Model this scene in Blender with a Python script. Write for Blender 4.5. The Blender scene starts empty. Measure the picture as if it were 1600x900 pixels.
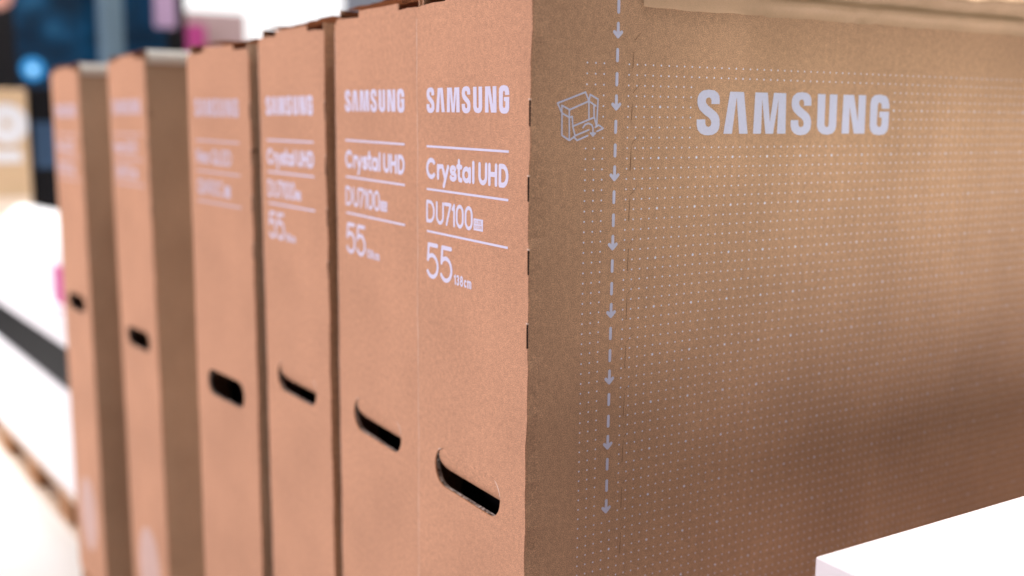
import bpy, bmesh, math, random
import numpy as np
from math import sin, cos, pi, radians
from mathutils import Vector, Matrix

random.seed(7)
S = bpy.context.scene
COL = S.collection
CAMZ = 0.84            # eye height above the shop floor

# ------------------------------------------------------------------ camera
cam_d = bpy.data.cameras.new('camera')
cam = bpy.data.objects.new('camera', cam_d)
COL.objects.link(cam)
S.camera = cam
cam_d.sensor_width = 36.0
cam_d.lens = 1667.245 / 1600 * 36.0
cam_d.clip_start = 0.02
cam_d.clip_end = 200
Rv = Vector((0.52436166, 0.85143625, 0.01005783))
Uv = Vector((-0.14188733, 0.07572308, 0.98698227))
Fv = Vector((-0.83959087, 0.51896274, -0.16051429))
M = Matrix((Rv, Uv, -Fv)).transposed().to_4x4()
M.translation = Vector((0.52429, -0.33514, CAMZ))
cam.matrix_world = M
cam_d.dof.use_dof = True
cam_d.dof.focus_distance = 0.66
cam_d.dof.aperture_fstop = 3.2

# ------------------------------------------------------------------ light
W = bpy.data.worlds.new('World')
S.world = W
W.use_nodes = True
bg = W.node_tree.nodes['Background']
bg.inputs[0].default_value = (1.0, 0.97, 0.98, 1)
bg.inputs[1].default_value = 0.07

def area(name, loc, target, sx, sy, power, color, spread=180):
    l = bpy.data.lights.new(name, 'AREA')
    l.shape = 'RECTANGLE'
    l.size = sx
    l.size_y = sy
    l.energy = power
    l.color = color
    l.spread = radians(spread)
    o = bpy.data.objects.new(name, l)
    o.location = loc
    o.rotation_euler = (Vector(target) - Vector(loc)).to_track_quat('-Z', 'Y').to_euler()
    COL.objects.link(o)
    return o

area('ceiling_light', (-1.8, 0.4, 3.2), (-1.8, 0.4, 0), 5.0, 4.5, 140, (1.0, 0.95, 0.90))
area('front_shop_light', (-1.4, -4.2, 1.7), (-0.4, 0, 0.75), 2.6, 2.4, 142, (1.0, 0.87, 0.97))
area('side_band_fill', (1.15, 0.88, 0.84), (0, 0.88, 0.83), 1.6, 0.08, 0.48, (0.90, 1.0, 0.88), 19)  # added lamp, its narrow spread shapes the band on the carton side
area('plinth_fill', (0.20, 0.9, 3.1), (0.24, 0.80, 0.0), 0.12, 0.6, 12, (1.0, 0.98, 0.98), 60)  # added fill that whitens the plinth top and bounces off it
area('stack_fill', (-2.9, -0.6, 3.1), (-2.9, -0.6, 0), 0.8, 0.8, 24, (1.0, 0.99, 0.98), 60)  # added fill to brighten the floor and the far stack
S.view_settings.view_transform = 'Standard'
S.view_settings.look = 'None'
S.view_settings.exposure = 0
S.view_settings.gamma = 1

# ------------------------------------------------------------------ materials
def new_mat(name):
    m = bpy.data.materials.new(name)
    m.use_nodes = True
    nt = m.node_tree
    b = nt.nodes['Principled BSDF']
    return m, nt, b

def plain(name, col, rough=0.6, spec=0.4, emit=None, estr=0.0, noise=0.0, nscale=20):
    m, nt, b = new_mat(name)
    b.inputs['Base Color'].default_value = (*col, 1)
    b.inputs['Roughness'].default_value = rough
    b.inputs['Specular IOR Level'].default_value = spec
    if emit:
        b.inputs['Emission Color'].default_value = (*emit, 1)
        b.inputs['Emission Strength'].default_value = estr
    if noise:
        tc = nt.nodes.new('ShaderNodeTexCoord')
        n = nt.nodes.new('ShaderNodeTexNoise')
        n.inputs['Scale'].default_value = nscale
        n.inputs['Detail'].default_value = 4
        r = nt.nodes.new('ShaderNodeMapRange')
        r.inputs['To Min'].default_value = 1 - noise
        r.inputs['To Max'].default_value = 1 + noise
        mx = nt.nodes.new('ShaderNodeVectorMath')
        mx.operation = 'SCALE'
        mx.inputs[0].default_value = col
        nt.links.new(tc.outputs['Object'], n.inputs['Vector'])
        nt.links.new(n.outputs['Fac'], r.inputs['Value'])
        nt.links.new(r.outputs[0], mx.inputs['Scale'])
        nt.links.new(mx.outputs[0], b.inputs['Base Color'])
    return m

def cardboard(name, col, streak=0.012, grain=0.58, rough=0.8, spec=0.25, bump=0.12):
    """kraft paper: short fibres, cloudy tone, faint vertical flutes"""
    m, nt, b = new_mat(name)
    N, L = nt.nodes, nt.links
    tc = N.new('ShaderNodeTexCoord')
    def noise(scale, detail, rough_, stretch=(1, 1, 1)):
        mp = N.new('ShaderNodeMapping')
        mp.inputs['Scale'].default_value = stretch
        n = N.new('ShaderNodeTexNoise')
        n.inputs['Scale'].default_value = scale
        n.inputs['Detail'].default_value = detail
        n.inputs['Roughness'].default_value = rough_
        L.new(tc.outputs['Object'], mp.inputs[0])
        L.new(mp.outputs[0], n.inputs['Vector'])
        return n.outputs['Fac']
    def rng(v, lo, hi, a=0.25, c=0.75):
        r = N.new('ShaderNodeMapRange')
        r.inputs['From Min'].default_value = a
        r.inputs['From Max'].default_value = c
        r.inputs['To Min'].default_value = lo
        r.inputs['To Max'].default_value = hi
        L.new(v, r.inputs['Value'])
        return r.outputs[0]
    def mul(a, c):
        q = N.new('ShaderNodeMath')
        q.operation = 'MULTIPLY'
        L.new(a, q.inputs[0])
        L.new(c, q.inputs[1])
        return q.outputs[0]
    fine = noise(1500, 2, 0.7)
    mid = noise(260, 4, 0.65)
    cloud = noise(9, 3, 0.5)
    flute = noise(120, 2, 0.5, (1, 1, 0.02))
    f = mul(mul(rng(fine, 1 - grain, 1 + grain), rng(mid, 1 - grain * 0.28, 1 + grain * 0.28)),
            mul(rng(cloud, 0.86, 1.09), rng(flute, 1 - streak, 1 + streak)))
    # darker flecks of fibre
    v = N.new('ShaderNodeVectorMath')
    v.operation = 'SCALE'
    v.inputs[0].default_value = col
    L.new(f, v.inputs['Scale'])
    L.new(v.outputs[0], b.inputs['Base Color'])
    b.inputs['Roughness'].default_value = rough
    b.inputs['Specular IOR Level'].default_value = spec
    bp = N.new('ShaderNodeBump')
    bp.inputs['Strength'].default_value = bump
    bp.inputs['Distance'].default_value = 0.0006
    L.new(mid, bp.inputs['Height'])
    bp2 = N.new('ShaderNodeBump')
    bp2.inputs['Strength'].default_value = 0.25
    bp2.inputs['Distance'].default_value = 0.004
    L.new(noise(16, 2, 0.5, (1, 1, 0.5)), bp2.inputs['Height'])
    L.new(bp.outputs[0], bp2.inputs['Normal'])
    L.new(bp2.outputs[0], b.inputs['Normal'])
    return m

M_FRONT = cardboard('kraft_end', (0.58, 0.315, 0.19))
M_SIDE = cardboard('kraft_side', (0.56, 0.323, 0.195), streak=0.03)
M_SIDE2 = cardboard('kraft_side_grey', (0.56, 0.385, 0.265), streak=0.02)
M_FLAP = cardboard('kraft_flap', (0.46, 0.25, 0.15))
M_EDGE = cardboard('kraft_cut_edge', (0.52, 0.42, 0.34), grain=0.5)
M_TAPE = cardboard('paper_tape', (0.64, 0.40, 0.25), streak=0.01, grain=0.1, rough=0.5, spec=0.4)
M_GLARETAPE = plain('glare_white_tape', (0.85, 0.83, 0.78), 0.35, 0.5)  # whiteness stands in for lamps reflecting on clear tape
M_PRINT = plain('lavender_print', (0.70, 0.69, 0.86), 0.55, 0.4, noise=0.07, nscale=900)
M_PRINTS = plain('side_print', (0.64, 0.62, 0.79), 0.6, 0.3, noise=0.1, nscale=700)
M_DOT = plain('dot_ink', (0.78, 0.76, 0.92), 0.55, 0.4)
M_PRINT2 = plain('dull_lavender_print', (0.60, 0.52, 0.60), 0.6, 0.3)
M_FAINT = plain('worn_print', (0.62, 0.44, 0.38), 0.7, 0.2, noise=0.2, nscale=40)
M_BLACK = plain('shade_black', (0.008, 0.007, 0.009), 0.9, 0.1)  # stands in for shade in the handle holes and corner slots
M_SLIT = plain('slit_shadow', (0.14, 0.075, 0.045), 0.9, 0.1)
M_CHIP = plain('torn_paper', (0.85, 0.72, 0.62), 0.7, 0.2)
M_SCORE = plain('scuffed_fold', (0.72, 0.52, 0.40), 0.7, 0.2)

# ------------------------------------------------------------------ helpers
def link_mesh(name, verts, faces, mat, parent=None, smooth=False):
    me = bpy.data.meshes.new(name)
    me.from_pydata([tuple(v) for v in verts], [], faces)
    me.update()
    me.materials.append(mat)
    if smooth:
        for p in me.polygons:
            p.use_smooth = True
    o = bpy.data.objects.new(name, me)
    COL.objects.link(o)
    if parent:
        o.parent = parent
    return o

def link_bm(name, bm, mat, parent=None, smooth=False):
    me = bpy.data.meshes.new(name)
    bm.normal_update()
    bm.to_mesh(me)
    bm.free()
    me.materials.append(mat)
    if smooth:
        for p in me.polygons:
            p.use_smooth = True
    o = bpy.data.objects.new(name, me)
    COL.objects.link(o)
    if parent:
        o.parent = parent
    return o

def thing(name, label, cat, loc=(0, 0, 0), rz=0.0, group=None, ry=0.0):
    o = bpy.data.objects.new(name, None)
    o.empty_display_size = 0.05
    COL.objects.link(o)
    o.location = loc
    o.rotation_euler = (0, ry, rz)
    o['label'] = label
    o['category'] = cat
    if group:
        o['group'] = group
    return o

def tag(o, label, cat, group=None):
    o['label'] = label
    o['category'] = cat
    if group:
        o['group'] = group
    return o

def box_bm(x0, x1, y0, y1, z0, z1, bevel=0.0, seg=2, bm=None):
    b = bm or bmesh.new()
    r = bmesh.ops.create_cube(b, size=1)
    for v in r['verts']:
        v.co = Vector(((x0 + x1) / 2 + v.co.x * (x1 - x0), (y0 + y1) / 2 + v.co.y * (y1 - y0), (z0 + z1) / 2 + v.co.z * (z1 - z0)))
    if bevel:
        es = list({e for v in r['verts'] for e in v.link_edges})
        bmesh.ops.bevel(b, geom=es, offset=bevel, segments=seg, affect='EDGES', profile=0.6)
    return b

def sheet(name, loops, to3d, thick_vec, mat, parent=None):
    """flat panel from an outer loop plus holes, with a real thickness"""
    bm = bmesh.new()
    rings = []
    for lp in loops:
        vs = [bm.verts.new(to3d(*p)) for p in lp]
        rings.append(vs)
        for i in range(len(vs)):
            bm.edges.new((vs[i], vs[(i + 1) % len(vs)]))
    bmesh.ops.triangle_fill(bm, edges=bm.edges[:], use_beauty=True)
    front = bm.faces[:]
    tv = Vector(thick_vec)
    back = {}
    for v in bm.verts[:]:
        back[v] = bm.verts.new(v.co + tv)
    for f in front:
        bm.faces.new([back[v] for v in reversed(f.verts)])
    for vs in rings:
        for i in range(len(vs)):
            a, b = vs[i], vs[(i + 1) % len(vs)]
            bm.faces.new((a, b, back[b], back[a]))
    bmesh.ops.recalc_face_normals(bm, faces=bm.faces[:])
    return link_bm(name, bm, mat, parent)

def arc(cx, cy, rx, ry, a0, a1, n=14):
    return [(cx + rx * cos(radians(a0 + (a1 - a0) * i / n)), cy + ry * sin(radians(a0 + (a1 - a0) * i / n))) for i in range(n + 1)]

# stroke glyphs in a unit box
G = {
    'C': [arc(.52, .5, .52, .5, 48, 312, 24)],
    'r': [[(0, 0), (0, 1)], [(0, .5), (.12, .8), (.45, .97), (1, 1)]],
    'y': [[(0, 1), (.52, .36)], [(1, 1), (.25, 0)]],
    's': [arc(.5, .755, .42, .245, 25, 265, 16) + arc(.5, .26, .5, .26, 82, -155, 16)],
    't': [[(.4, 1), (.4, .18), (.55, .02), (1, 0)], [(0, .7), (1, .7)]],
    'a': [arc(.47, .5, .47, .5, 0, 360, 24), [(1, 1), (1, 0)]],
    'l': [[(.5, 0), (.5, 1)]],
    'U': [[(0, 1), (0, .4)] + arc(.5, .36, .5, .36, 180, 360, 14) + [(1, 1)]],
    'H': [[(0, 0), (0, 1)], [(1, 0), (1, 1)], [(0, .52), (1, .52)]],
    'D': [[(0, 0), (0, 1), (.35, 1)] + arc(.4, .5, .6, .5, 90, -90, 18) + [(0, 0)]],
    '7': [[(0, 1), (1, 1), (.3, 0)]],
    '1': [[(0, .8), (1, 1), (1, 0)]],
    '0': [arc(.5, .65, .5, .35, 0, 180, 14) + arc(.5, .35, .5, .35, 180, 360, 14) + [(1, .65)]],
    '5': [[(.93, 1), (.14, 1), (.06, .52)] + arc(.46, .34, .52, .34, 140, -145, 18)],
    '3': [arc(.45, .76, .45, .24, 150, -90, 14), arc(.45, .27, .5, .27, 90, -150, 14)],
    '8': [arc(.5, .76, .42, .24, 0, 360, 16), arc(.5, .27, .5, .27, 0, 360, 16)],
    'c': [arc(.52, .5, .52, .5, 48, 312, 16)],
    'm': [[(0, 0), (0, 1)], [(0, .7)] + arc(.25, .75, .25, .25, 150, 0, 8) + [(.5, 0)], arc(.75, .75, .25, .25, 150, 0, 8) + [(1, 0)]],
    'N': [[(0, 0), (0, 1), (1, 0), (1, 1)]],
    'e': [[(0, .52), (1, .52)] + arc(.5, .5, .5, .5, 0, 315, 20)],
    'o': [arc(.5, .5, .5, .5, 0, 360, 24)],
    'Q': [arc(.5, .5, .5, .5, 0, 360, 24), [(.62, .28), (1, -.05)]],
    'L': [[(0, 1), (0, 0), (1, 0)]],
    'E': [[(1, 1), (0, 1), (0, 0), (1, 0)], [(0, .52), (.9, .52)]],
    '9': [arc(.5, .68, .5, .32, 0, 360, 18), [(1, .68), (.85, .2), (.5, 0)]],
}

def lay(spec):
    """spec: list of (glyph, x0, x1, y0, y1) in millimetres -> polylines"""
    out = []
    for g, x0, x1, y0, y1 in spec:
        for pl in G[g]:
            out.append([(x0 + (x1 - x0) * px, y0 + (y1 - y0) * py) for px, py in pl])
    return out

def march(polylines, width, res):
    """union of strokes -> one flat mesh without overlaps (marching squares)"""
    segs = []
    for pl in polylines:
        for a, b in zip(pl[:-1], pl[1:]):
            segs.append((*a, *b))
    segs = np.array(segs, float)
    pad = width
    xs = np.arange(min(segs[:, 0].min(), segs[:, 2].min()) - pad, max(segs[:, 0].max(), segs[:, 2].max()) + pad, res)
    ys = np.arange(min(segs[:, 1].min(), segs[:, 3].min()) - pad, max(segs[:, 1].max(), segs[:, 3].max()) + pad, res)
    GX, GY = np.meshgrid(xs, ys, indexing='ij')
    D = np.full(GX.shape, 1e9)
    for ax, ay, bx, by in segs:
        dx, dy = bx - ax, by - ay
        q = dx * dx + dy * dy + 1e-12
        t = np.clip(((GX - ax) * dx + (GY - ay) * dy) / q, 0, 1)
        D = np.minimum(D, np.hypot(GX - ax - t * dx, GY - ay - t * dy))
    D -= width / 2
    verts, faces, idx = [], [], {}
    def V(key, x, y):
        if key not in idx:
            idx[key] = len(verts)
            verts.append((x, y))
        return idx[key]
    nx, ny = D.shape
    for i in range(nx - 1):
        for j in range(ny - 1):
            c = [(i, j), (i + 1, j), (i + 1, j + 1), (i, j + 1)]
            d = [D[p] for p in c]
            if min(d) >= 0:
                continue
            poly = []
            for k in range(4):
                p, q = c[k], c[(k + 1) % 4]
                if d[k] < 0:
                    poly.append(V(p, xs[p[0]], ys[p[1]]))
                if (d[k] < 0) != (d[(k + 1) % 4] < 0):
                    t = d[k] / (d[k] - d[(k + 1) % 4])
                    key = (min(p, q), max(p, q))
                    poly.append(V(key, xs[p[0]] + t * (xs[q[0]] - xs[p[0]]), ys[p[1]] + t * (ys[q[1]] - ys[p[1]])))
            if len(poly) >= 3:
                faces.append(poly)
    return verts, faces

# heavy wordmark letters, outlines in millimetres (27 mm caps)
WM = {
    'S': [(11.9, 18.9), (19, 19), (18.9, 21.6), (18.5, 24.1), (17, 26.1), (14.2, 27.5), (9.3, 28), (4.5, 27.3), (1.5, 25.4), (.2, 23), (.1, 19.8), (.7, 17.4), (2.4, 15), (6.3, 12.2), (10.2, 10.2), (11.9, 8.6), (12.5, 7), (12.1, 5.3), (10.3, 4.3), (8.3, 4.9), (7.4, 6.5), (7.3, 9.2), (0, 9.1), (.2, 5.3), (1.2, 2.5), (3.7, .3), (7, -.8), (10.2, -1), (14, -.6), (17.2, .8), (19.1, 2.9), (19.7, 5.7), (19.5, 9), (18.5, 11.5), (16.6, 13.5), (12.6, 15.9), (9.2, 17.9), (7.5, 19.5), (7.1, 21.1), (7.7, 22.4), (9.5, 23.1), (11.2, 22.5), (11.9, 21.1)],
    'A': [(0, 0), (4.4, 27), (16.6, 27), (21.4, 0), (13.8, 0), (10.3, 23.5), (7.5, 0)],
    'M': [(0, 0), (.5, 27), (11.8, 27), (14.8, 8), (17.4, 27), (28.8, 27), (30, 0), (22, 0), (22, 23), (18.4, 0), (11.3, 0), (7, 22.8), (7.3, 0)],
    'U': [(0, 27), (7.5, 27), (8, 6.5), (8.7, 5.2), (10.2, 4.4), (11.8, 5), (12.2, 6.6), (11.7, 27), (19.3, 27), (19.8, 5.7), (19.1, 2.6), (16.4, .2), (11.3, -.8), (5.6, 0), (2.2, 2.1), (.7, 5.2)],
    'N': [(.2, 0), (0, 27), (10.8, 27), (16.2, 8.3), (15.6, 27), (23.3, 27), (24, 0), (12.8, 0), (6.9, 19), (7.8, 0)],
    'G': [(12.4, 17.7), (20.6, 17.8), (20.2, 21.4), (18.9, 24.6), (16.2, 26.8), (9.9, 27.8), (3.9, 27.1), (.8, 24.8), (0, 21.2), (.5, 5.8), (1.8, 2.2), (5.2, -.4), (11, -1.1), (16.9, -.4), (20.1, 2.2), (20.7, 5.9), (20.5, 15.8), (10.2, 15.7), (10.2, 11.8), (13, 11.3), (13, 6.8), (12.2, 5.1), (10.5, 4.7), (8.4, 5.8), (8, 7.7), (8, 20.4), (8.5, 21.5), (9.9, 22.2), (11.6, 21.3), (12.1, 20)],
}
WM_X = [('S', 0.2), ('A', 23.4), ('M', 49.6), ('S', 83.9), ('U', 108.8), ('N', 134.2), ('G', 162.5)]   # 183.2 wide

def wordmark(name, mapper, scale, parent, mat):
    verts, faces = [], []
    for ch, x0 in WM_X:
        o = len(verts)
        pts = WM[ch]
        verts += [mapper((x0 + px) * scale / 1000, py * scale / 1000) for px, py in pts]
        faces.append([o + i for i in range(len(pts))])
    me_o = link_mesh(name, verts, faces, mat, parent)
    bm = bmesh.new()
    bm.from_mesh(me_o.data)
    bmesh.ops.triangulate(bm, faces=bm.faces[:], ngon_method='EAR_CLIP')
    bm.to_mesh(me_o.data)
    bm.free()
    return me_o

def strokes(name, spec_or_lines, width, res, mapper, parent, mat, spec=True):
    v, f = march(lay(spec_or_lines) if spec else spec_or_lines, width, res)
    return link_mesh(name, [mapper(x / 1000, y / 1000) for x, y in v], f, mat, parent)

# ------------------------------------------------------------------ the setting
FLOOR_M = plain('pale_floor', (0.80, 0.79, 0.76), 0.35, 0.5, noise=0.02, nscale=3)
fl = link_bm('floor', box_bm(-9, 7, -7, 9, -0.05, 0.0), FLOOR_M)
fl['kind'] = 'structure'
WALL_M = plain('white_wall', (0.86, 0.85, 0.85), 0.6, 0.3)
for nm, b in (('wall_left', (-9, -8.9, -7, 9, 0, 3.6)), ('wall_back', (-8.9, 7, 8.9, 9, 0, 3.6))):
    w_ = link_bm(nm, box_bm(*b), WALL_M)
    w_['kind'] = 'structure'

# ------------------------------------------------------------------ the flat cartons
NOTCH = [(8.8, -6.5), (-35.2, -50.1), (-78.3, -93.5), (-122.7, -137.8)]   # mm, relative to eye height
BASEREL = -0.768                                                           # carton base relative to the eye

def wob(z, seed, amp):
    return amp * (0.5 * sin(z * 31 + seed) + 0.4 * sin(z * 83 + seed * 2.1) + 0.35 * sin(z * 190 + seed * 3.7) + 0.15 * sin(z * 610 + seed))

def corner_x(z, seed):
    """the front right corner swells between the cut slots and pinches at them"""
    return wob(z, seed, 0.0011)

def edge_profile(H, seed, zb):
    """z stations up the corner with notch marks; z local"""
    marks = []
    for a, b in NOTCH:
        marks.append((b / 1000 - zb, a / 1000 - zb))
    zs = [i * 0.006 for i in range(int(H / 0.006))] + [H]
    return zs, marks

SLOT_W, SLOT_H = 0.089, 0.0275

def slot_loop(cx, cz, w=SLOT_W, h=SLOT_H, n=12, grow=0.0):
    r = h / 2
    L = []
    L += [(cx + w / 2 - r + (r + grow) * cos(a), cz + (r + grow) * sin(a)) for a in [(-pi / 2 + pi * i / n) for i in range(n + 1)]]
    L += [(cx - w / 2 + r + (r + grow) * cos(a), cz + (r + grow) * sin(a)) for a in [(pi / 2 + pi * i / n) for i in range(n + 1)]]
    return L

def carton(label, X, Y, yaw, w, toprel, seed, lean=0.0, handle_rel=-0.243, flap_angle=25, style='crystal',
           print_dx=0.0, sx=1.0, sv=1.0, dz=0.0, depth=1.34, side_print=False, tape='none'):
    zb = BASEREL
    H = toprel + 0.005 - zb
    t = thing('television_carton', label, 'cardboard box', (X - lean * zb, Y, CAMZ + zb), yaw, 'television cartons standing in a row', ry=-lean)
    Z = lambda zr: zr - zb
    zs, marks = edge_profile(H, seed, zb)
    # ---- end panel outline
    tabd = 0.0048
    top = H - tabd
    right = []
    for z in zs:
        if z > top - 0.004:
            continue
        if any(a - 0.003 < z < b + 0.003 for a, b in marks):
            continue
        right.append((corner_x(z, seed), z))
    for a, b in marks:
        for z, dx in ((a - .0006, 0), (a, -.0012), (b, -.0014), (b + .0006, 0)):
            right.append((corner_x(z, seed) + dx, z))
    right.sort(key=lambda p: p[1])
    loop = [(-w, 0.0)] + right
    def tp(x, k):
        return top + k + wob(x * 3, seed + 5, 0.0007)
    xs = [(-0.004, 0), (-0.02, 0), (-0.034, 0), (-0.0345, tabd), (-0.06, tabd), (-0.085, tabd), (-0.103, tabd), (-0.1035, 0), (-0.12, 0), (-w + 0.006, 0)]
    if style == 'crystal':
        xs = [(x, k) for x, k in xs]
    loop.append((corner_x(top, seed) - 0.0005, top - 0.003))
    loop += [(x, tp(x, k)) for x, k in xs]
    loop.append((-w + 0.0005, top - 0.004))
    lz = [z for z in reversed(zs) if 0.01 < z < top - 0.01]
    loop += [(-w + wob(z, seed + 9, 0.0006), z) for z in lz]
    hc = (-w / 2 - 0.0018, Z(handle_rel))
    end = sheet('end_panel', [loop, slot_loop(*hc)], lambda x, z: (x, 0, z), (0, 0.0012, 0), M_FRONT, t)
    # ---- corrugated rim of the handle hole
    bm = bmesh.new()
    o1, o2 = slot_loop(*hc, grow=0.0004, n=40), slot_loop(*hc, grow=0.0004, n=40)
    nlay = 6
    rows = []
    for k in range(nlay + 1):
        y = 0.0012 + 0.0032 * k / nlay
        rr = []
        for i, (x, z) in enumerate(o1):
            j = 0.00035 * sin(k * 2.3 + i * 1.9 + seed)
            rr.append(bm.verts.new((x + j * (0.5 if k else 0), y, z + (j if k else 0))))
        rows.append(rr)
    for k in range(nlay):
        for i in range(len(o1)):
            a = (i + 1) % len(o1)
            bm.faces.new((rows[k][i], rows[k][a], rows[k + 1][a], rows[k + 1][i]))
    link_bm('handle_rim', bm, M_RIM, end)
    # ---- pushed-in flap, hinged along the top of the hole
    if flap_angle:
        bm = bmesh.new()
        pts = slot_loop(0, 0, SLOT_W - 0.0012, SLOT_H - 0.0008, 14)
        al = radians(flap_angle)
        n = 14
        # strips from hinge down so that the flap can curl
        grid = []
        hh = SLOT_H / 2
        yy_, dd_ = 0.00012, 0.0
        for j in range(n + 1):
            s = j / n
            if j:
                th_ = radians(7 + (flap_angle * 2.5) * (s - 0.5 / n) ** 1.5)
                yy_ += SLOT_H / n * sin(th_)
                dd_ += SLOT_H / n * cos(th_)
            zz = hh - s * SLOT_H
            half = (SLOT_W - 0.0004) / 2 - hh + math.sqrt(max(hh * hh - zz * zz, 0.0))
            y = yy_
            z = hh - dd_
            grid.append([bm.verts.new((hc[0] - half + 0.0042 * s ** 0.6 * (1 - i / 12) + 2 * half * i / 12, y, hc[1] + z)) for i in range(13)])
        for j in range(n):
            for i in range(12):
                bm.faces.new((grid[j][i], grid[j + 1][i], grid[j + 1][i + 1], grid[j][i + 1]))
        link_bm('handle_flap', bm, M_FRONT, end, False)
    # pale torn cut line round the right end of the hole
    if flap_angle:
        for a0, a1 in ((10, 62), (112, 128)):
            cxr = hc[0] + (SLOT_W / 2 - SLOT_H / 2) * (1 if a1 < 90 else -1)
            vs, fs = [], []
            for i in range(13):
                a_ = radians(a0 + (a1 - a0) * i / 12)
                wd = 0.00045 * sin(pi * i / 12) + 0.0001
                for rr_ in (SLOT_H / 2 - 0.0001, SLOT_H / 2 + wd):
                    vs.append((cxr + rr_ * cos(a_), -0.0001, hc[1] + rr_ * sin(a_)))
                if i:
                    fs.append((2 * i - 2, 2 * i - 1, 2 * i + 1, 2 * i))
            link_mesh('torn_cut_line', vs, fs, M_CHIP, end)
    # ---- side panel with the same corner line
    yd = 0.0008
    first = []
    for x, z in right:
        first.append((0.0 if abs(x - corner_x(z, seed)) < 1e-5 else yd, z))
    bm = bmesh.new()
    zst = [z for _, z in first]
    zst.append(H)
    fy = [y for y, _ in first] + [0.0]
    ycols = [None, 0.0016, 0.004, 0.012, 0.05, 0.2, 0.5, 0.9, depth]
    rows = []
    for z, y0 in zip(zst, fy):
        r = []
        for k, yc in enumerate(ycols):
            y = y0 if k == 0 else yc
            xo = corner_x(z, seed) * max(0, 1 - y / 0.012)
            if k == 0:
                xo -= 0.0002
            r.append((xo, max(y, 0.00015), z))
        rows.append(r)
    def shell(rows_, th):
        vo = [[bm.verts.new(p) for p in r] for r in rows_]
        vi = [[bm.verts.new((p[0] - th, p[1], p[2])) for p in r] for r in rows_]
        nr, nc = len(vo), len(vo[0])
        for i in range(nr - 1):
            for j in range(nc - 1):
                bm.faces.new((vo[i][j], vo[i][j + 1], vo[i + 1][j + 1], vo[i + 1][j]))
                bm.faces.new((vi[i][j], vi[i + 1][j], vi[i + 1][j + 1], vi[i][j + 1]))
            for j, (a, b) in ((0, (i, i + 1)), (nc - 1, (i + 1, i))):
                bm.faces.new((vo[a][j], vo[b][j], vi[b][j], vi[a][j]))
        for j in range(nc - 1):
            bm.faces.new((vo[0][j], vi[0][j], vi[0][j + 1], vo[0][j + 1]))
            bm.faces.new((vo[-1][j], vo[-1][j + 1], vi[-1][j + 1], vi[-1][j]))
    shell(rows, 0.0012)
    side = link_bm('side_panel', bm, M_SIDE if style == 'crystal' else M_SIDE2, t)
    # ---- the rest of the carton
    bm = bmesh.new()
    box_bm(-w + 0.0005, -w + 0.002, 0.0045, depth, 0, H + 0.0035, bm=bm)
    box_bm(-w + 0.003, -0.0025, depth - 0.002, depth, 0, H - 0.003, bm=bm)
    box_bm(-w + 0.003, -0.0025, 0.0015, depth - 0.003, 0.001, 0.003, bm=bm)
    box_bm(-w + 0.003, -0.0025, 0.02, depth - 0.003, H - 0.012, H - 0.010, bm=bm)
    link_bm('carton_back', bm, M_SIDE, t)
    link_bm('hole_shade_block', box_bm(-w + 0.004, -0.004, 0.034, 0.30, 0.01, H - 0.02), M_BLACK, t)  # added black block that keeps the handle hole dark
    # black liners painting shade into the corner slots, pale torn fibres at their tops
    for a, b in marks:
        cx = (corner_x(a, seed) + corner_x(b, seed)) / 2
        sl_ = link_bm('slot_shade_liner', box_bm(cx - 0.0015, cx - 0.0005, 0.0005, 0.006, a - 0.0004, b + 0.0004), M_BLACK, end)
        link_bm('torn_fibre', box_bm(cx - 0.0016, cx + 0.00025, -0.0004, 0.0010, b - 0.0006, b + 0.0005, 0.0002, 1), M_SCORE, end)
    # ---- crumpled closing flaps over the top
    def flap(name, y0, z0, amp, th, x0, x1, sd):
        bm = bmesh.new()
        nx, nyy = 28, 22
        g = []
        for i in range(nx + 1):
            u = i / nx
            x = x0 + (x1 - x0) * u
            r = []
            for j in range(nyy + 1):
                v = (j / nyy) ** 2
                y = y0 + v * (depth - y0)
                if j == 0:
                    y += 0.0022 * sin(u * 9 + sd) + 0.0012 * sin(u * 31 + sd)
                z = z0 + amp * (sin(u * 5.1 + sd) * 0.6 + 0.35 * sin(u * 14 + sd * 2)) * max(0, 1 - y * 5) + 0.0006 * sin(y * 20 + sd)
                r.append(bm.verts.new((x, y, z)))
            g.append(r)
        for i in range(nx):
            for j in range(nyy):
                bm.faces.new((g[i][j], g[i + 1][j], g[i + 1][j + 1], g[i][j + 1]))
        bmesh.ops.solidify(bm, geom=bm.faces[:], thickness=th)
        return link_bm(name, bm, M_FLAP, t, True)
    flap('inner_flap', 0.005, H + 0.0005, 0.0016, 0.0012, -w + 0.002, -0.003, seed)
    flap('top_flap', 0.009, H + 0.0048, 0.0014, 0.0016, -w + 0.0005, -0.001, seed + 2)
    # rubbed pale fold down the left edge
    if style == 'crystal':
        vs, fs = [], []
        for i, z in enumerate([k_ * 0.004 for k_ in range(int(top / 0.004))]):
            e_ = wob(z, seed + 9, 0.0006)
            wd = 0.0006 + 0.0005 * abs(sin(z * 47 + seed)) * abs(sin(z * 171))
            vs += [(-w + e_ + 0.0001, -0.0001, z), (-w + e_ + wd, -0.0001, z)]
            if i:
                fs.append((2 * i - 2, 2 * i - 1, 2 * i + 1, 2 * i))
        link_mesh('rubbed_fold', vs, fs, M_SCORE, end)
    # ---- printing on the end
    yp = -0.00012
    PX = lambda u: (u * sx) - 0.145 * sx - (w - 0.145 * sx) / 2 + print_dx
    def mp(u, z):
        return (PX(u), yp, Z(toprel - sv * sx * (0.0717 - z) + dz))
    s6 = 0.1073 / 0.1832
    def mp_w(x, z):
        return (PX(0.0148 + x), yp, Z(toprel - sv * sx * (0.0717 - (0.0010 + z)) + dz))
    wordmark('brand_lettering', mp_w, s6, end, M_PRINT if style == 'crystal' else M_PRINT2)
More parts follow.
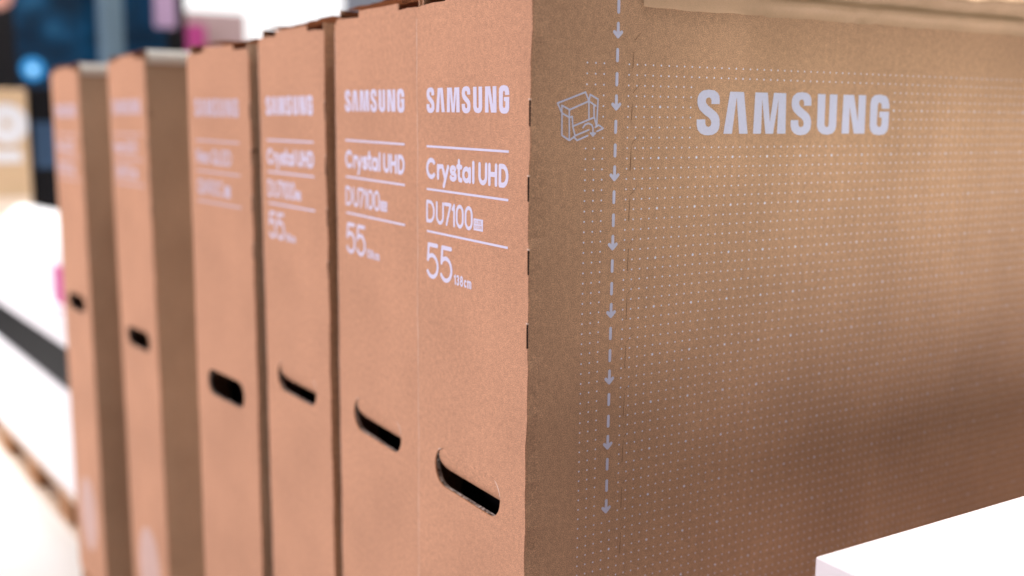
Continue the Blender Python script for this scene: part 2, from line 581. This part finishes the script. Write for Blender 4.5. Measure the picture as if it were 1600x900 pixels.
    lt, ln = (14.8, 122.0), 0.0
    for zr in (-21.9, -50.9, -79.8):
        h_ = 0.75
        link_mesh('rule_line', [mp(lt[0] / 1000, (zr - h_) / 1000), mp(lt[1] / 1000, (zr - h_) / 1000), mp(lt[1] / 1000, (zr + h_) / 1000), mp(lt[0] / 1000, (zr + h_) / 1000)], [(0, 1, 2, 3)], M_PRINT if style == 'crystal' else M_PRINT2, end)
    if style == 'crystal':
        c0, c1 = -42.3, -31.0
        xh = -34.6
        strokes('range_lettering', [('C', 15.6, 27.2, c0, c1), ('r', 31.4, 35.6, c0, xh), ('y', 37.6, 45.6, -47.4, xh), ('s', 48.9, 56.0, c0, xh),
                ('t', 58.4, 63.4, c0, -30.2), ('a', 66.3, 74.8, c0, xh), ('l', 79.0, 79.6, c0, -30.6),
                ('U', 87.2, 95.4, c0, c1), ('H', 99.4, 107.4, c0, c1), ('D', 112.0, 120.4, c0, c1)], 3.1, 0.45, mp, end, M_PRINT)
        d0, d1 = -72.6, -59.4
        strokes('model_lettering', [('D', 15.2, 25.4, d0, d1), ('U', 29.6, 38.6, d0, d1), ('7', 41.2, 49.0, d0, d1), ('1', 51.8, 54.0, d0, d1),
                ('0', 57.6, 65.8, d0, d1), ('0', 69.4, 77.6, d0, d1)], 2.4, 0.42, mp, end, M_PRINT)
        # little square badge with two rows of knocked-out marks
        bx0, bx1, bz0, bz1 = 79.9, 91.9, -73.0, -65.4
        vs, fs = [], []
        def q(a, b, c, d):
            o = len(vs)
            vs.extend([mp(a / 1000, c / 1000), mp(b / 1000, c / 1000), mp(b / 1000, d / 1000), mp(a / 1000, d / 1000)])
            fs.append((o, o + 1, o + 2, o + 3))
        q(bx0, bx1, bz0, bz1)
        badge = link_mesh('model_badge', vs, fs, M_PRINT, end)
        def mpb(u, z):
            a_ = mp(u, z)
            return (a_[0], a_[1] - 0.00006, a_[2])
        strokes('badge_marks', [('C', 81.3, 82.7, -68.6, -66.6), ('L', 83.7, 84.9, -68.6, -66.6), ('a', 85.8, 87.2, -68.6, -66.6), ('s', 88.2, 89.3, -68.6, -66.6),
                ('U', 81.5, 82.9, -71.6, -69.8), ('0', 84.2, 85.5, -71.6, -69.8), ('0', 86.6, 87.9, -71.6, -69.8), ('m', 88.8, 90.4, -71.6, -69.8)], 0.28, 0.16, mpb, badge, M_FRONT)
        strokes('size_lettering', [('5', 15.4, 31.0, -110.8, -88.8), ('5', 35.4, 50.6, -110.8, -88.8)], 2.9, 0.5, mp, end, M_PRINT)
        strokes('metric_size_lettering', [('1', 54.6, 55.8, -111.2, -105.4), ('3', 58.0, 60.6, -111.2, -105.4), ('8', 62.8, 65.6, -111.2, -105.4),
                ('c', 68.2, 70.4, -111.2, -107.2), ('m', 72.4, 76.6, -111.2, -107.2)], 1.35, 0.22, mp, end, M_PRINT)
    else:
        c0, c1, xh = -42.3, -31.0, -34.6
        strokes('range_lettering', [('N', 16, 25, c0, c1), ('e', 29, 37, c0, xh), ('o', 40, 48, c0, xh), ('Q', 55, 67, c0, c1), ('L', 71, 77, c0, c1), ('E', 81, 87, c0, c1), ('D', 91, 101, c0, c1)], 3.0, 0.5, mp, end, M_PRINT2)
        d0, d1 = -72.0, -59.6
        strokes('model_lettering', [('Q', 16, 28, d0, d1), ('N', 32, 41, d0, d1), ('9', 45, 53, d0, d1), ('0', 57, 65, d0, d1), ('C', 69, 79, d0, d1)], 2.8, 0.5, mp, end, M_PRINT2)
        link_mesh('model_badge', [mp(.083, -.073), mp(.098, -.073), mp(.098, -.062), mp(.083, -.062)], [(0, 1, 2, 3)], M_PRINT2, end)
    if style == 'neo_far':
        # pale printed ovals low on the end
        pts = arc(0, 0, 40, 62, 0, 360, 40)[:-1]
        vs = [(-w / 2 - 0.003 + x / 1000, yp, Z(-0.655 + y / 1000)) for x, y in pts]
        link_mesh('printed_oval', vs, [list(range(len(vs)))], M_FAINT, end)
    # ---- side printing
    if side_print:
        xo = 0.00015
        ms = lambda y, z: (xo, y, Z(z))
        wordmark('brand_lettering', lambda a, b: ms(0.1256 + a, -0.0110 + b), 1.0, side, M_PRINTS)
        lines = []
        k = 0
        z = 68.4
        dash = []
        for k in range(0, 23):
            zt_ = 68.4 - 14.2 * k
            if k % 3 == 1:
                dash.append([(61.6, zt_), (61.6, zt_ - 6.3)])
                dash.append([(58.9, zt_ - 4.9), (61.6, zt_ - 7.6)])
                dash.append([(64.3, zt_ - 4.9), (61.6, zt_ - 7.6)])
            else:
                dash.append([(61.6, zt_ - 1.0), (61.6, zt_ - 7.4)])
        strokes('tear_line_arrows', dash, 2.15, 0.45, ms, side, M_PRINTS, spec=False)
        ICON = [[(18.84, 6.82), (38.64, 13.48), (41.26, 8.29), (27.52, 3.14), (21.88, 5.54), (21.98, 1.1), (18.84, 6.82)], [(21.98, 1.1), (22.25, -11.77), (27.62, -14.78), (30.95, -12.79)],
                [(21.98, 1.1), (27.31, -1.33), (29.44, -0.82), (29.88, -6.54), (31.67, -12.04)], [(27.21, 3.13), (27.61, -14.53)], [(41.26, 8.29), (41.53, -1.98)],
                [(41.26, 8.29), (42.09, 12.15), (47.93, 9.54), (47.29, -5.98)], [(41.26, 8.29), (46.34, 5.6)], [(45.0, 5.34), (45.3, -1.2)], [(29.88, -6.54), (45.46, -1.2), (47.11, -6.24)],
                [(31.67, -12.04), (41.6, -8.6)], [(30.64, -12.53), (33.16, -14.8), (40.9, -12.0)], [(46.37, -7.0), (48.87, -5.72), (52.22, -7.74), (47.58, -9.53)],
                [(37.31, -7.27), (38.82, -5.51), (41.29, -4.75), (43.82, -5.74), (44.63, -7.51), (44.71, -11.2)], [(42.9, -10.6), (44.7, -12.2), (46.4, -10.6), (43.0, -10.6)]]
        strokes('opening_pictogram', ICON, 1.05, 0.22, ms, side, M_PRINTS, spec=False)
        # dot grid, 6.26 mm pitch, every fifth dot of every fifth row larger
        verts, faces = [], []
        for r in range(0, 60):
            for c in range(0, 105):
                zc = 30.69 - 6.29 * r
                yc = 39.55 + 6.23 * c
                if c in (3, 4) and r < 46:
                    continue
                if 2 <= r <= 7 and 14 <= c <= 43:
                    continue
                if c < 2 and 3 <= r <= 7 or (c == 2 and r == 6):
                    continue
                big = (r % 5 == 4 and c % 5 == 4)
                rad = 0.92 if big else 0.61
                o = len(verts)
                for q_ in range(8):
                    a_ = pi / 8 + q_ * pi / 4
                    verts.append(ms((yc + rad * cos(a_)) / 1000, (zc + rad * sin(a_)) / 1000))
                faces.append(list(range(o, o + 8)))
        link_mesh('dot_pattern', verts, faces, M_DOT, side)
        # perforated opening cuts beside the arrows
        verts, faces = [], []
        def sl(y0, z0, y1, z1, w0=0.16, w1=0.16):
            o = len(verts)
            dx, dz_ = y1 - y0, z1 - z0
            l_ = math.hypot(dx, dz_)
            nx_, nz_ = -dz_ / l_, dx / l_
            for (yy, zz, ww) in ((y0, z0, w0), (y1, z1, w1)):
                verts.append(ms((yy + nx_ * ww) / 1000, (zz + nz_ * ww) / 1000))
                verts.append(ms((yy - nx_ * ww) / 1000, (zz - nz_ * ww) / 1000))
            faces.append((o, o + 1, o + 3, o + 2))
        for k in range(0, 11):
            zt_ = 45.0 - 31.1 * k
            sl(80.4, zt_ + 6, 74.2, zt_, 0.06, 0.14)
            sl(73.9, zt_ - (6.8 if k < 2 else 2.2), 73.5, zt_ - 16.5, 0.13, 0.18)
        link_mesh('perforation_cut', verts, faces, M_SLIT, side)
    # ---- tape along the top of the side panel
    if tape in ('paper', 'pale'):
        ys_ = ([0.080 + (depth - 0.08) * (i / 170) ** 1.5 for i in range(171)] if tape == 'paper' else [0.004 + (depth - 0.01) * (i / 40) ** 1.4 for i in range(41)])
        bm = bmesh.new()
        g = []
        for i, y in enumerate(ys_):
            a_ = min(1, max(0, (y - 0.16) / 0.05))
            wv = 0.0010 * sin(y * 60 + 1) + 0.0006 * sin(y * 173)
            gz = lambda c_, w_: math.exp(-((y - c_) / w_) ** 2)
            fold = 0.0009 * gz(0.178, 0.0016) - 0.0007 * gz(0.182, 0.002) + 0.0016 * gz(0.262, 0.004) - 0.0012 * gz(0.272, 0.003) + 0.0015 * gz(0.286, 0.003) + 0.0008 * gz(0.345, 0.006)
            cr = a_ * (0.0085 + 1.6 * wv)
            low = -0.0064 + 0.0003 * sin(y * 90) + 0.0002 * sin(y * 260)
            if tape == 'paper':
                # z given from the top edge of the side panel, bulging outwards and up beyond the crease
                prof = [(0.0008 + 0.3 * abs(fold), low - 0.0055 + 0.6 * fold), (0.0005 + fold, low - 0.0035), (0.0006 + fold * 1.3 + 0.4 * cr * 0.3, low + 0.001), (0.0012 + 0.35 * cr, 0.0002 - 0.0012), (0.0015 - 0.3 * cr, 0.0018), (0.0014 + 1.1 * cr, 0.0030 + 0.55 * cr),
                        (0.0010 + 0.9 * cr, 0.0045 + 1.1 * cr), (-0.004, 0.0062 + 1.35 * cr), (-0.016, 0.0062 + 0.8 * cr), (-0.032, 0.0052)]
            else:
                b_ = 0.001 * sin(y * 30)
                prof = [(0.0012, -0.012), (0.0035, -0.0095 + b_), (0.0032 + b_, -0.003), (0.0008, 0.003), (-0.004, 0.0055), (-0.03, 0.0056)]
            g.append([bm.verts.new((x, y, H + z)) for x, z in prof])
        for a, b in zip(g[:-1], g[1:]):
            for i in range(len(a) - 1):
                bm.faces.new((a[i], b[i], b[i + 1], a[i + 1]))
        bmesh.ops.recalc_face_normals(bm, faces=bm.faces[:])
        link_bm('packing_tape', bm, M_TAPE if tape == 'paper' else M_GLARETAPE, t, True)
    return t

# corrugated rim: light grey-brown, layered
def rim_material():
    m, nt, b = new_mat('corrugated_rim')
    N, L = nt.nodes, nt.links
    tc = N.new('ShaderNodeTexCoord')
    n = N.new('ShaderNodeTexNoise')
    n.inputs['Scale'].default_value = 520
    n.inputs['Detail'].default_value = 2
    r = N.new('ShaderNodeValToRGB')
    r.color_ramp.elements[0].position = 0.40
    r.color_ramp.elements[0].color = (0.10, 0.06, 0.045, 1)
    r.color_ramp.elements[1].position = 0.62
    r.color_ramp.elements[1].color = (0.62, 0.56, 0.52, 1)
    L.new(tc.outputs['Object'], n.inputs['Vector'])
    L.new(n.outputs['Fac'], r.inputs[0])
    L.new(r.outputs[0], b.inputs['Base Color'])
    b.inputs['Roughness'].default_value = 0.8
    return m
M_RIM = rim_material()

carton('nearest kraft carton with its long dotted side in view and 55 below DU7100', 0.0, 0.0, 0.0, 0.145, 0.0717, 1.0, side_print=True, tape='paper')
carton('kraft carton marked 55 pressed flat against the left of the nearest carton', -0.1458, 0.003, 0.0, 0.1515, 0.0717, 4.0, lean=-0.003, print_dx=0.0015)
carton('kraft carton with softly blurred Crystal lettering, third from the dotted side', -0.3075, -0.0019, 0.040, 0.1465, 0.0667, 7.0, lean=0.006, sx=0.982, sv=1.0145, dz=0.002)
carton('blurred kraft carton with a fully open black handle hole, a crumpled dark flap on top', -0.462, -0.015, 0.1233, 0.1465, 0.0574, 11.0, lean=-0.0046, handle_rel=-0.2815, flap_angle=0, style='neo', sx=0.972, sv=1.10, dz=0.013)
carton('blurred kraft carton with glare-white tape on top, second from the far end of the row', -0.9273, -0.0004, 0.1207, 0.1443, 0.0678, 15.0, lean=0.011, handle_rel=-0.315, flap_angle=0, style='neo_far', sx=1.008, sv=1.17, dz=0.012, tape='pale')
carton('very blurred kraft carton with glare-white tape on top at the far end of the row', -1.1932, -0.0365, 0.111, 0.1443, 0.0595, 19.0, lean=0.008, handle_rel=-0.302, flap_angle=0, style='neo_far', sx=1.009, sv=1.17, dz=0.014, tape='pale')

# ------------------------------------------------------------------ white plinth beside the dotted side
M_WHITE = plain('white_laminate', (0.88, 0.85, 0.87), 0.3, 0.5, noise=0.01, nscale=8)
t = thing('display_plinth', 'white plinth with a rounded corner beside the dotted side of the nearest carton', 'plinth', (0.45, 0.60, 0))
zt = CAMZ - 0.2425
link_bm('plinth_top', box_bm(0.133 - 0.45, 0.75 - 0.45, 0.108 - 0.60, 1.25 - 0.60, zt - 0.030, zt, 0.0018, 3), M_WHITE, t)
link_bm('plinth_body', box_bm(0.1335 - 0.45, 0.745 - 0.45, 0.1085 - 0.60, 1.245 - 0.60, 0.0, zt - 0.031), M_WHITE, t)

# ------------------------------------------------------------------ pallets and the far stack
M_WOOD = plain('pallet_wood', (0.36, 0.18, 0.085), 0.8, 0.2, noise=0.25, nscale=30)
M_BLOWN_WOOD = plain('blown_out_board', (0.66, 0.52, 0.40), 0.8, 0.2, noise=0.1, nscale=30)  # lighter than the blocks, blown highlights put into the colour
def pallet(label, loc, yaw, L_, D_, Hh):
    t = thing('wooden_pallet', label, 'pallet', loc, yaw)
    nb = max(3, int(D_ / 0.17))
    for i in range(nb):
        y = (D_ - 0.10) * i / (nb - 1)
        link_bm('deck_board', box_bm(-L_, 0, y, y + 0.10, Hh - 0.013, Hh, 0.002, 1), M_BLOWN_WOOD, t)
    nbk = max(5, int(L_ / 0.24))
    for i in range(nbk):
        x = -(L_ - 0.10) * i / (nbk - 1)
        for y in (0.002, D_ / 2 - 0.05, D_ - 0.102):
            link_bm('block', box_bm(x - 0.10, x - 0.002, y, y + 0.10, 0.0105, Hh - 0.0135, 0.002, 1), M_WOOD, t)
    for y in (0.001, D_ / 2 - 0.05, D_ - 0.101):
        link_bm('bottom_board', box_bm(-L_, 0, y, y + 0.10, 0.0, 0.010, 0.002, 1), M_BLOWN_WOOD, t)
    return t
pallet('low wooden pallet carrying the row of television cartons', (-0.02, 0.10, 0.0), 0.10, 1.40, 0.9, 0.071)
YW = radians(5)
BX = (-1.40, 0.01, 0.0)
pallet('wooden pallet with dark gaps under the white stack at the far left', BX, YW, 2.6, 0.85, 0.085)

def local_box(x0, x1, y0, y1, z0, z1, bevel=0.0):
    return box_bm(x0, x1, y0, y1, z0, z1, bevel)
base = Vector(BX)
def at(z):
    return (BX[0], BX[1], z)
M_SHEET = plain('white_carton', (0.88, 0.88, 0.90), 0.5, 0.3)
M_DARK = plain('recess_carton_black', (0.005, 0.0045, 0.006), 0.6, 0.15)  # black of the slim carton and of the painted recess shade
o = tag(link_bm('white_carton', box_bm(-2.58, -0.02, 0.0, 0.8, 0.0, 0.212, 0.006), M_SHEET), 'long white carton lying on the far pallet below the dark recess', 'box')
o.location = at(0.087); o.rotation_euler = (0, 0, YW)
o = tag(link_bm('recess_shade_slab', box_bm(-2.56, -0.04, 0.004, 0.78, 0.0, 0.092, 0.004), M_DARK), 'black slab painting the shaded recess between the two white layers of the far stack', 'slab')  # shade of the recess painted as a near-black slab
o.location = at(0.3005); o.rotation_euler = (0, 0, YW)
o = tag(link_bm('white_board', box_bm(-2.6, -0.01, -0.008, 0.8, 0.0, 0.06, 0.006), M_SHEET), 'thick white board lying over the dark recess of the far stack', 'board')
o.location = at(0.3940); o.rotation_euler = (0, 0, YW)
# soft white bag
bm = bmesh.new()
nx, ny = 64, 20
top, bot = [], []
for i in range(nx + 1):
    u = i / nx
    rt, rb = [], []
    for j in range(ny + 1):
        v = j / ny
        e = (min(1, 14 * min(u, 1 - u)) ** 0.5) * (min(1, 5 * min(v, 1 - v)) ** 0.5)
        z = 0.004 + (0.128 + 0.03 * u) * e * (0.85 + 0.12 * sin(u * 9 + v * 4) + 0.08 * sin(u * 23 - v * 7))
        x, y = -1.15 * (1 - u), 0.40 * v
        rt.append(bm.verts.new((x, y, z)))
        rb.append(bm.verts.new((x, y, 0.001)))
    top.append(rt); bot.append(rb)
for i in range(nx):
    for j in range(ny):
        bm.faces.new((top[i][j], top[i + 1][j], top[i + 1][j + 1], top[i][j + 1]))
        bm.faces.new((bot[i][j], bot[i][j + 1], bot[i + 1][j + 1], bot[i + 1][j]))
for i in range(nx):
    for j in (0, ny):
        bm.faces.new((top[i][j], top[i + 1][j], bot[i + 1][j], bot[i][j]))
for j in range(ny):
    for i in (0, nx):
        bm.faces.new((top[i][j], top[i][j + 1], bot[i][j + 1], bot[i][j]))
bmesh.ops.recalc_face_normals(bm, faces=bm.faces[:])
t = thing('plastic_bag', 'puffed white plastic bag with a pink mark lying on the far stack', 'bag', (BX[0] - 0.07, BX[1] + 0.03, 0.4550), YW)
link_bm('bag_body', bm, M_SHEET, t, True)
link_bm('pink_label', box_bm(-0.25, -0.10, -0.030, -0.022, 0.012, 0.085, 0.0), plain('pink_ink', (0.60, 0.10, 0.32), 0.5, noise=0.2, nscale=60), t)

# ------------------------------------------------------------------ things beyond the row
M_KRAFT2 = cardboard('kraft_far', (0.62, 0.43, 0.26), grain=0.05)
M_RING = plain('white_ink', (0.75, 0.75, 0.78), 0.5)
t = thing('logo_carton', 'kraft carton with a white ring mark at the left edge of the photo', 'cardboard box', (-2.77, 0.098, 0.4555), 0.0)
link_bm('carton_body', box_bm(-0.16, 0, -0.20, 0.0, 0, 0.440, 0.004), M_KRAFT2, t)
def disc_yz(cy, cz, r0, r1, x, n=40):
    vs, fs = [], []
    for i in range(n):
        a = 2 * pi * i / n
        vs += [(x, cy + r0 * cos(a), cz + r0 * sin(a)), (x, cy + r1 * cos(a), cz + r1 * sin(a))]
    for i in range(n):
        j = (i + 1) % n
        fs.append((2 * i, 2 * i + 1, 2 * j + 1, 2 * j))
    return vs, fs
v, f = disc_yz(-0.056, 0.3445, 0.011, 0.056, 0.0006)
link_mesh('ring_mark', v, f, M_RING, t)
link_bm('text_band', box_bm(0.0002, 0.0006, -0.16, -0.022, 0.238, 0.272), M_RING, t)
link_bm('paper_band', box_bm(0.0002, 0.0005, -0.195, -0.004, 0.004, 0.14), plain('pale_paper', (0.75, 0.62, 0.5), 0.6), t)

t = thing('slim_black_carton', 'slim dark carton standing right of the ring marked kraft carton', 'box', (-2.79, 0.108, 0.4555), 0.0)
link_bm('carton_body', box_bm(-0.30, 0, 0.0, 0.090, 0, 0.446, 0.003), M_DARK, t)
link_bm('blue_panel', box_bm(0.0003, 0.0008, 0.005, 0.085, 0.22, 0.35), plain('dull_blue', (0.03, 0.07, 0.14), 0.4, noise=0.3, nscale=40), t)

# dark demo wall with a lit screen
t = thing('video_wall', 'dark display stand with a deep blue lit screen behind the far end of the row', 'display', (-3.5, 0.2, 0))
M_STAND = plain('black_stand', (0.006, 0.006, 0.008), 0.4, 0.4)
link_bm('stand_body', box_bm(-0.25, 0, -1.0, 0.545, 0, 2.3, 0.01), M_STAND, t)
def screen_mat():
    m, nt, b = new_mat('screen_picture')
    N, L = nt.nodes, nt.links
    tc = N.new('ShaderNodeTexCoord')
    n = N.new('ShaderNodeTexNoise')
    n.inputs['Scale'].default_value = 7
    n.inputs['Detail'].default_value = 3
    r = N.new('ShaderNodeValToRGB')
    r.color_ramp.elements[0].position = 0.38
    r.color_ramp.elements[0].color = (0.0, 0.012, 0.03, 1)
    e = r.color_ramp.elements.new(0.55)
    e.color = (0.001, 0.035, 0.085, 1)
    r.color_ramp.elements[-1].position = 0.72
    r.color_ramp.elements[-1].color = (0.02, 0.11, 0.22, 1)
    L.new(tc.outputs['Object'], n.inputs['Vector'])
    L.new(n.outputs['Fac'], r.inputs[0])
    b.inputs['Base Color'].default_value = (0.004, 0.006, 0.01, 1)
    b.inputs['Roughness'].default_value = 0.25
    L.new(r.outputs[0], b.inputs['Emission Color'])
    b.inputs['Emission Strength'].default_value = 1.0
    return m
link_bm('screen', box_bm(0.0005, 0.006, -0.03, 0.47, 0.55, 1.9), screen_mat(), t)
v, f = disc_yz(0.018, CAMZ + 0.137, 0.0, 0.038, 0.008)
link_mesh('screen_light_spot', v, f, plain('blue_glow', (0.02, 0.1, 0.2), 0.5, emit=(0.02, 0.24, 0.60), estr=1.0), t)
v, f = disc_yz(0.018, CAMZ + 0.134, 0.0, 0.014, 0.009)
link_mesh('screen_light_core', v, f, plain('pale_glow', (0.3, 0.5, 0.6), 0.5, emit=(0.20, 0.50, 0.75), estr=1.0), t)
# grey column
o = tag(link_bm('steel_column', box_bm(-0.05, 0.05, -0.035, 0.035, 0, 2.6, 0.012), plain('grey_steel', (0.13, 0.20, 0.26), 0.45, 0.5, noise=0.15, nscale=9)),
        'grey square column in front of the dark blue screen', 'column')
o.location = (-3.3, 0.44, 0)
# hanging tag
o = tag(link_bm('hanging_sign', box_bm(-0.004, 0.004, -0.037, 0.037, 0, 0.42, 0.003), plain('lilac_card', (0.62, 0.42, 0.66), 0.5)),
        'narrow lilac card hanging before the black display stand', 'sign')
o.location = (-3.35, 0.632, CAMZ + 0.285)
# salmon round lamp shade at the upper left corner
bm = bmesh.new()
bmesh.ops.create_uvsphere(bm, u_segments=24, v_segments=14, radius=0.05)
o = tag(link_bm('paper_balloon', bm, plain('salmon_paper', (0.85, 0.42, 0.34), 0.5), smooth=True), 'salmon pink balloon at the upper left corner', 'balloon')
o.location = (-3.1, 0.075, CAMZ + 0.345)

# added glowing panels that whiten the background, and wares
M_LIT = plain('added_glow', (0.9, 0.9, 0.9), 0.5, emit=(1.0, 0.99, 0.99), estr=1.15)
t = thing('added_glow_panel', 'large glowing panel added to whiten the wall behind the cartons', 'glowing panel', (-8.88, 4.2, 0.9))
link_bm('added_glow_frame', box_bm(0, 0.10, -2.5, 2.5, -0.3, 2.3, 0.01), M_SHEET, t)
link_bm('added_glow_face', box_bm(0.101, 0.104, -2.45, 2.45, -0.25, 2.25), M_LIT, t)
t = thing('added_glow_panel', 'glowing panel added to whiten the wall beyond the dotted carton', 'glowing panel', (-4.6, 8.88, 0.9))
link_bm('added_glow_frame', box_bm(-2.5, 2.5, -0.10, 0, -0.3, 2.3, 0.01), M_SHEET, t)
link_bm('added_glow_face', box_bm(-2.45, 2.45, -0.104, -0.101, -0.25, 2.25), M_LIT, t)

def ware(name, label, cat, x0, x1, y0, y1, z0, z1, col, bevel=0.01):
    bm = box_bm(x0, x1, y0, y1, z0, z1, bevel)
    return tag(link_bm(name, bm, plain(name + '_paint', col, 0.5, noise=0.06, nscale=6)), label, cat)
# table with pink goods seen over the far cartons
t = thing('sales_table', 'white sales table with blurred pink goods behind the far cartons', 'table', (-6.2, 1.75, 0))
link_bm('table_top', box_bm(-0.5, 0.4, -0.42, 0.9, 0.93, 0.965, 0.006), M_SHEET, t)
for sx_ in (-0.45, 0.33):
    for sy_ in (-0.38, 0.84):
        link_bm('leg', box_bm(sx_, sx_ + 0.04, sy_, sy_ + 0.04, 0, 0.929), M_SHEET, t)
ware('pink_gift_box', 'blurred pale pink box on the sales table', 'box', -6.2, -5.95, 1.40, 1.76, 0.967, 1.42, (0.85, 0.62, 0.62))
ware('magenta_pouch', 'small magenta pouch at the front of the sales table', 'pouch', -5.92, -5.84, 1.38, 1.49, 0.967, 1.34, (0.78, 0.10, 0.40), 0.02)
ware('salmon_gift_box', 'low salmon box on the sales table right of the pale pink box', 'box', -6.1, -5.9, 1.80, 2.05, 0.967, 1.26, (0.80, 0.36, 0.28))
# hanging posters far right
t = thing('wall_poster', 'pink poster with a red figure seen above the right end of the dotted carton', 'poster', (-4.35, 7.0, 0))
link_bm('poster_sheet', box_bm(-0.75, 0.75, -0.01, 0.01, 1.2, 2.2), plain('poster_pink', (0.85, 0.45, 0.6), 0.5, noise=0.15, nscale=3), t)
link_bm('red_patch', box_bm(-0.42, -0.05, -0.013, -0.0105, 1.4, 2.0), plain('poster_red', (0.75, 0.10, 0.06), 0.5), t)
link_bm('stand_post', box_bm(-0.02, 0.02, 0.011, 0.04, 0.0, 2.15), M_SHEET, t)
ware('hanging_banner', 'pale blue white banner hanging far behind the middle cartons', 'banner', -7.05, -7.0, 2.85, 3.35, 1.35, 2.4, (0.62, 0.68, 0.80))
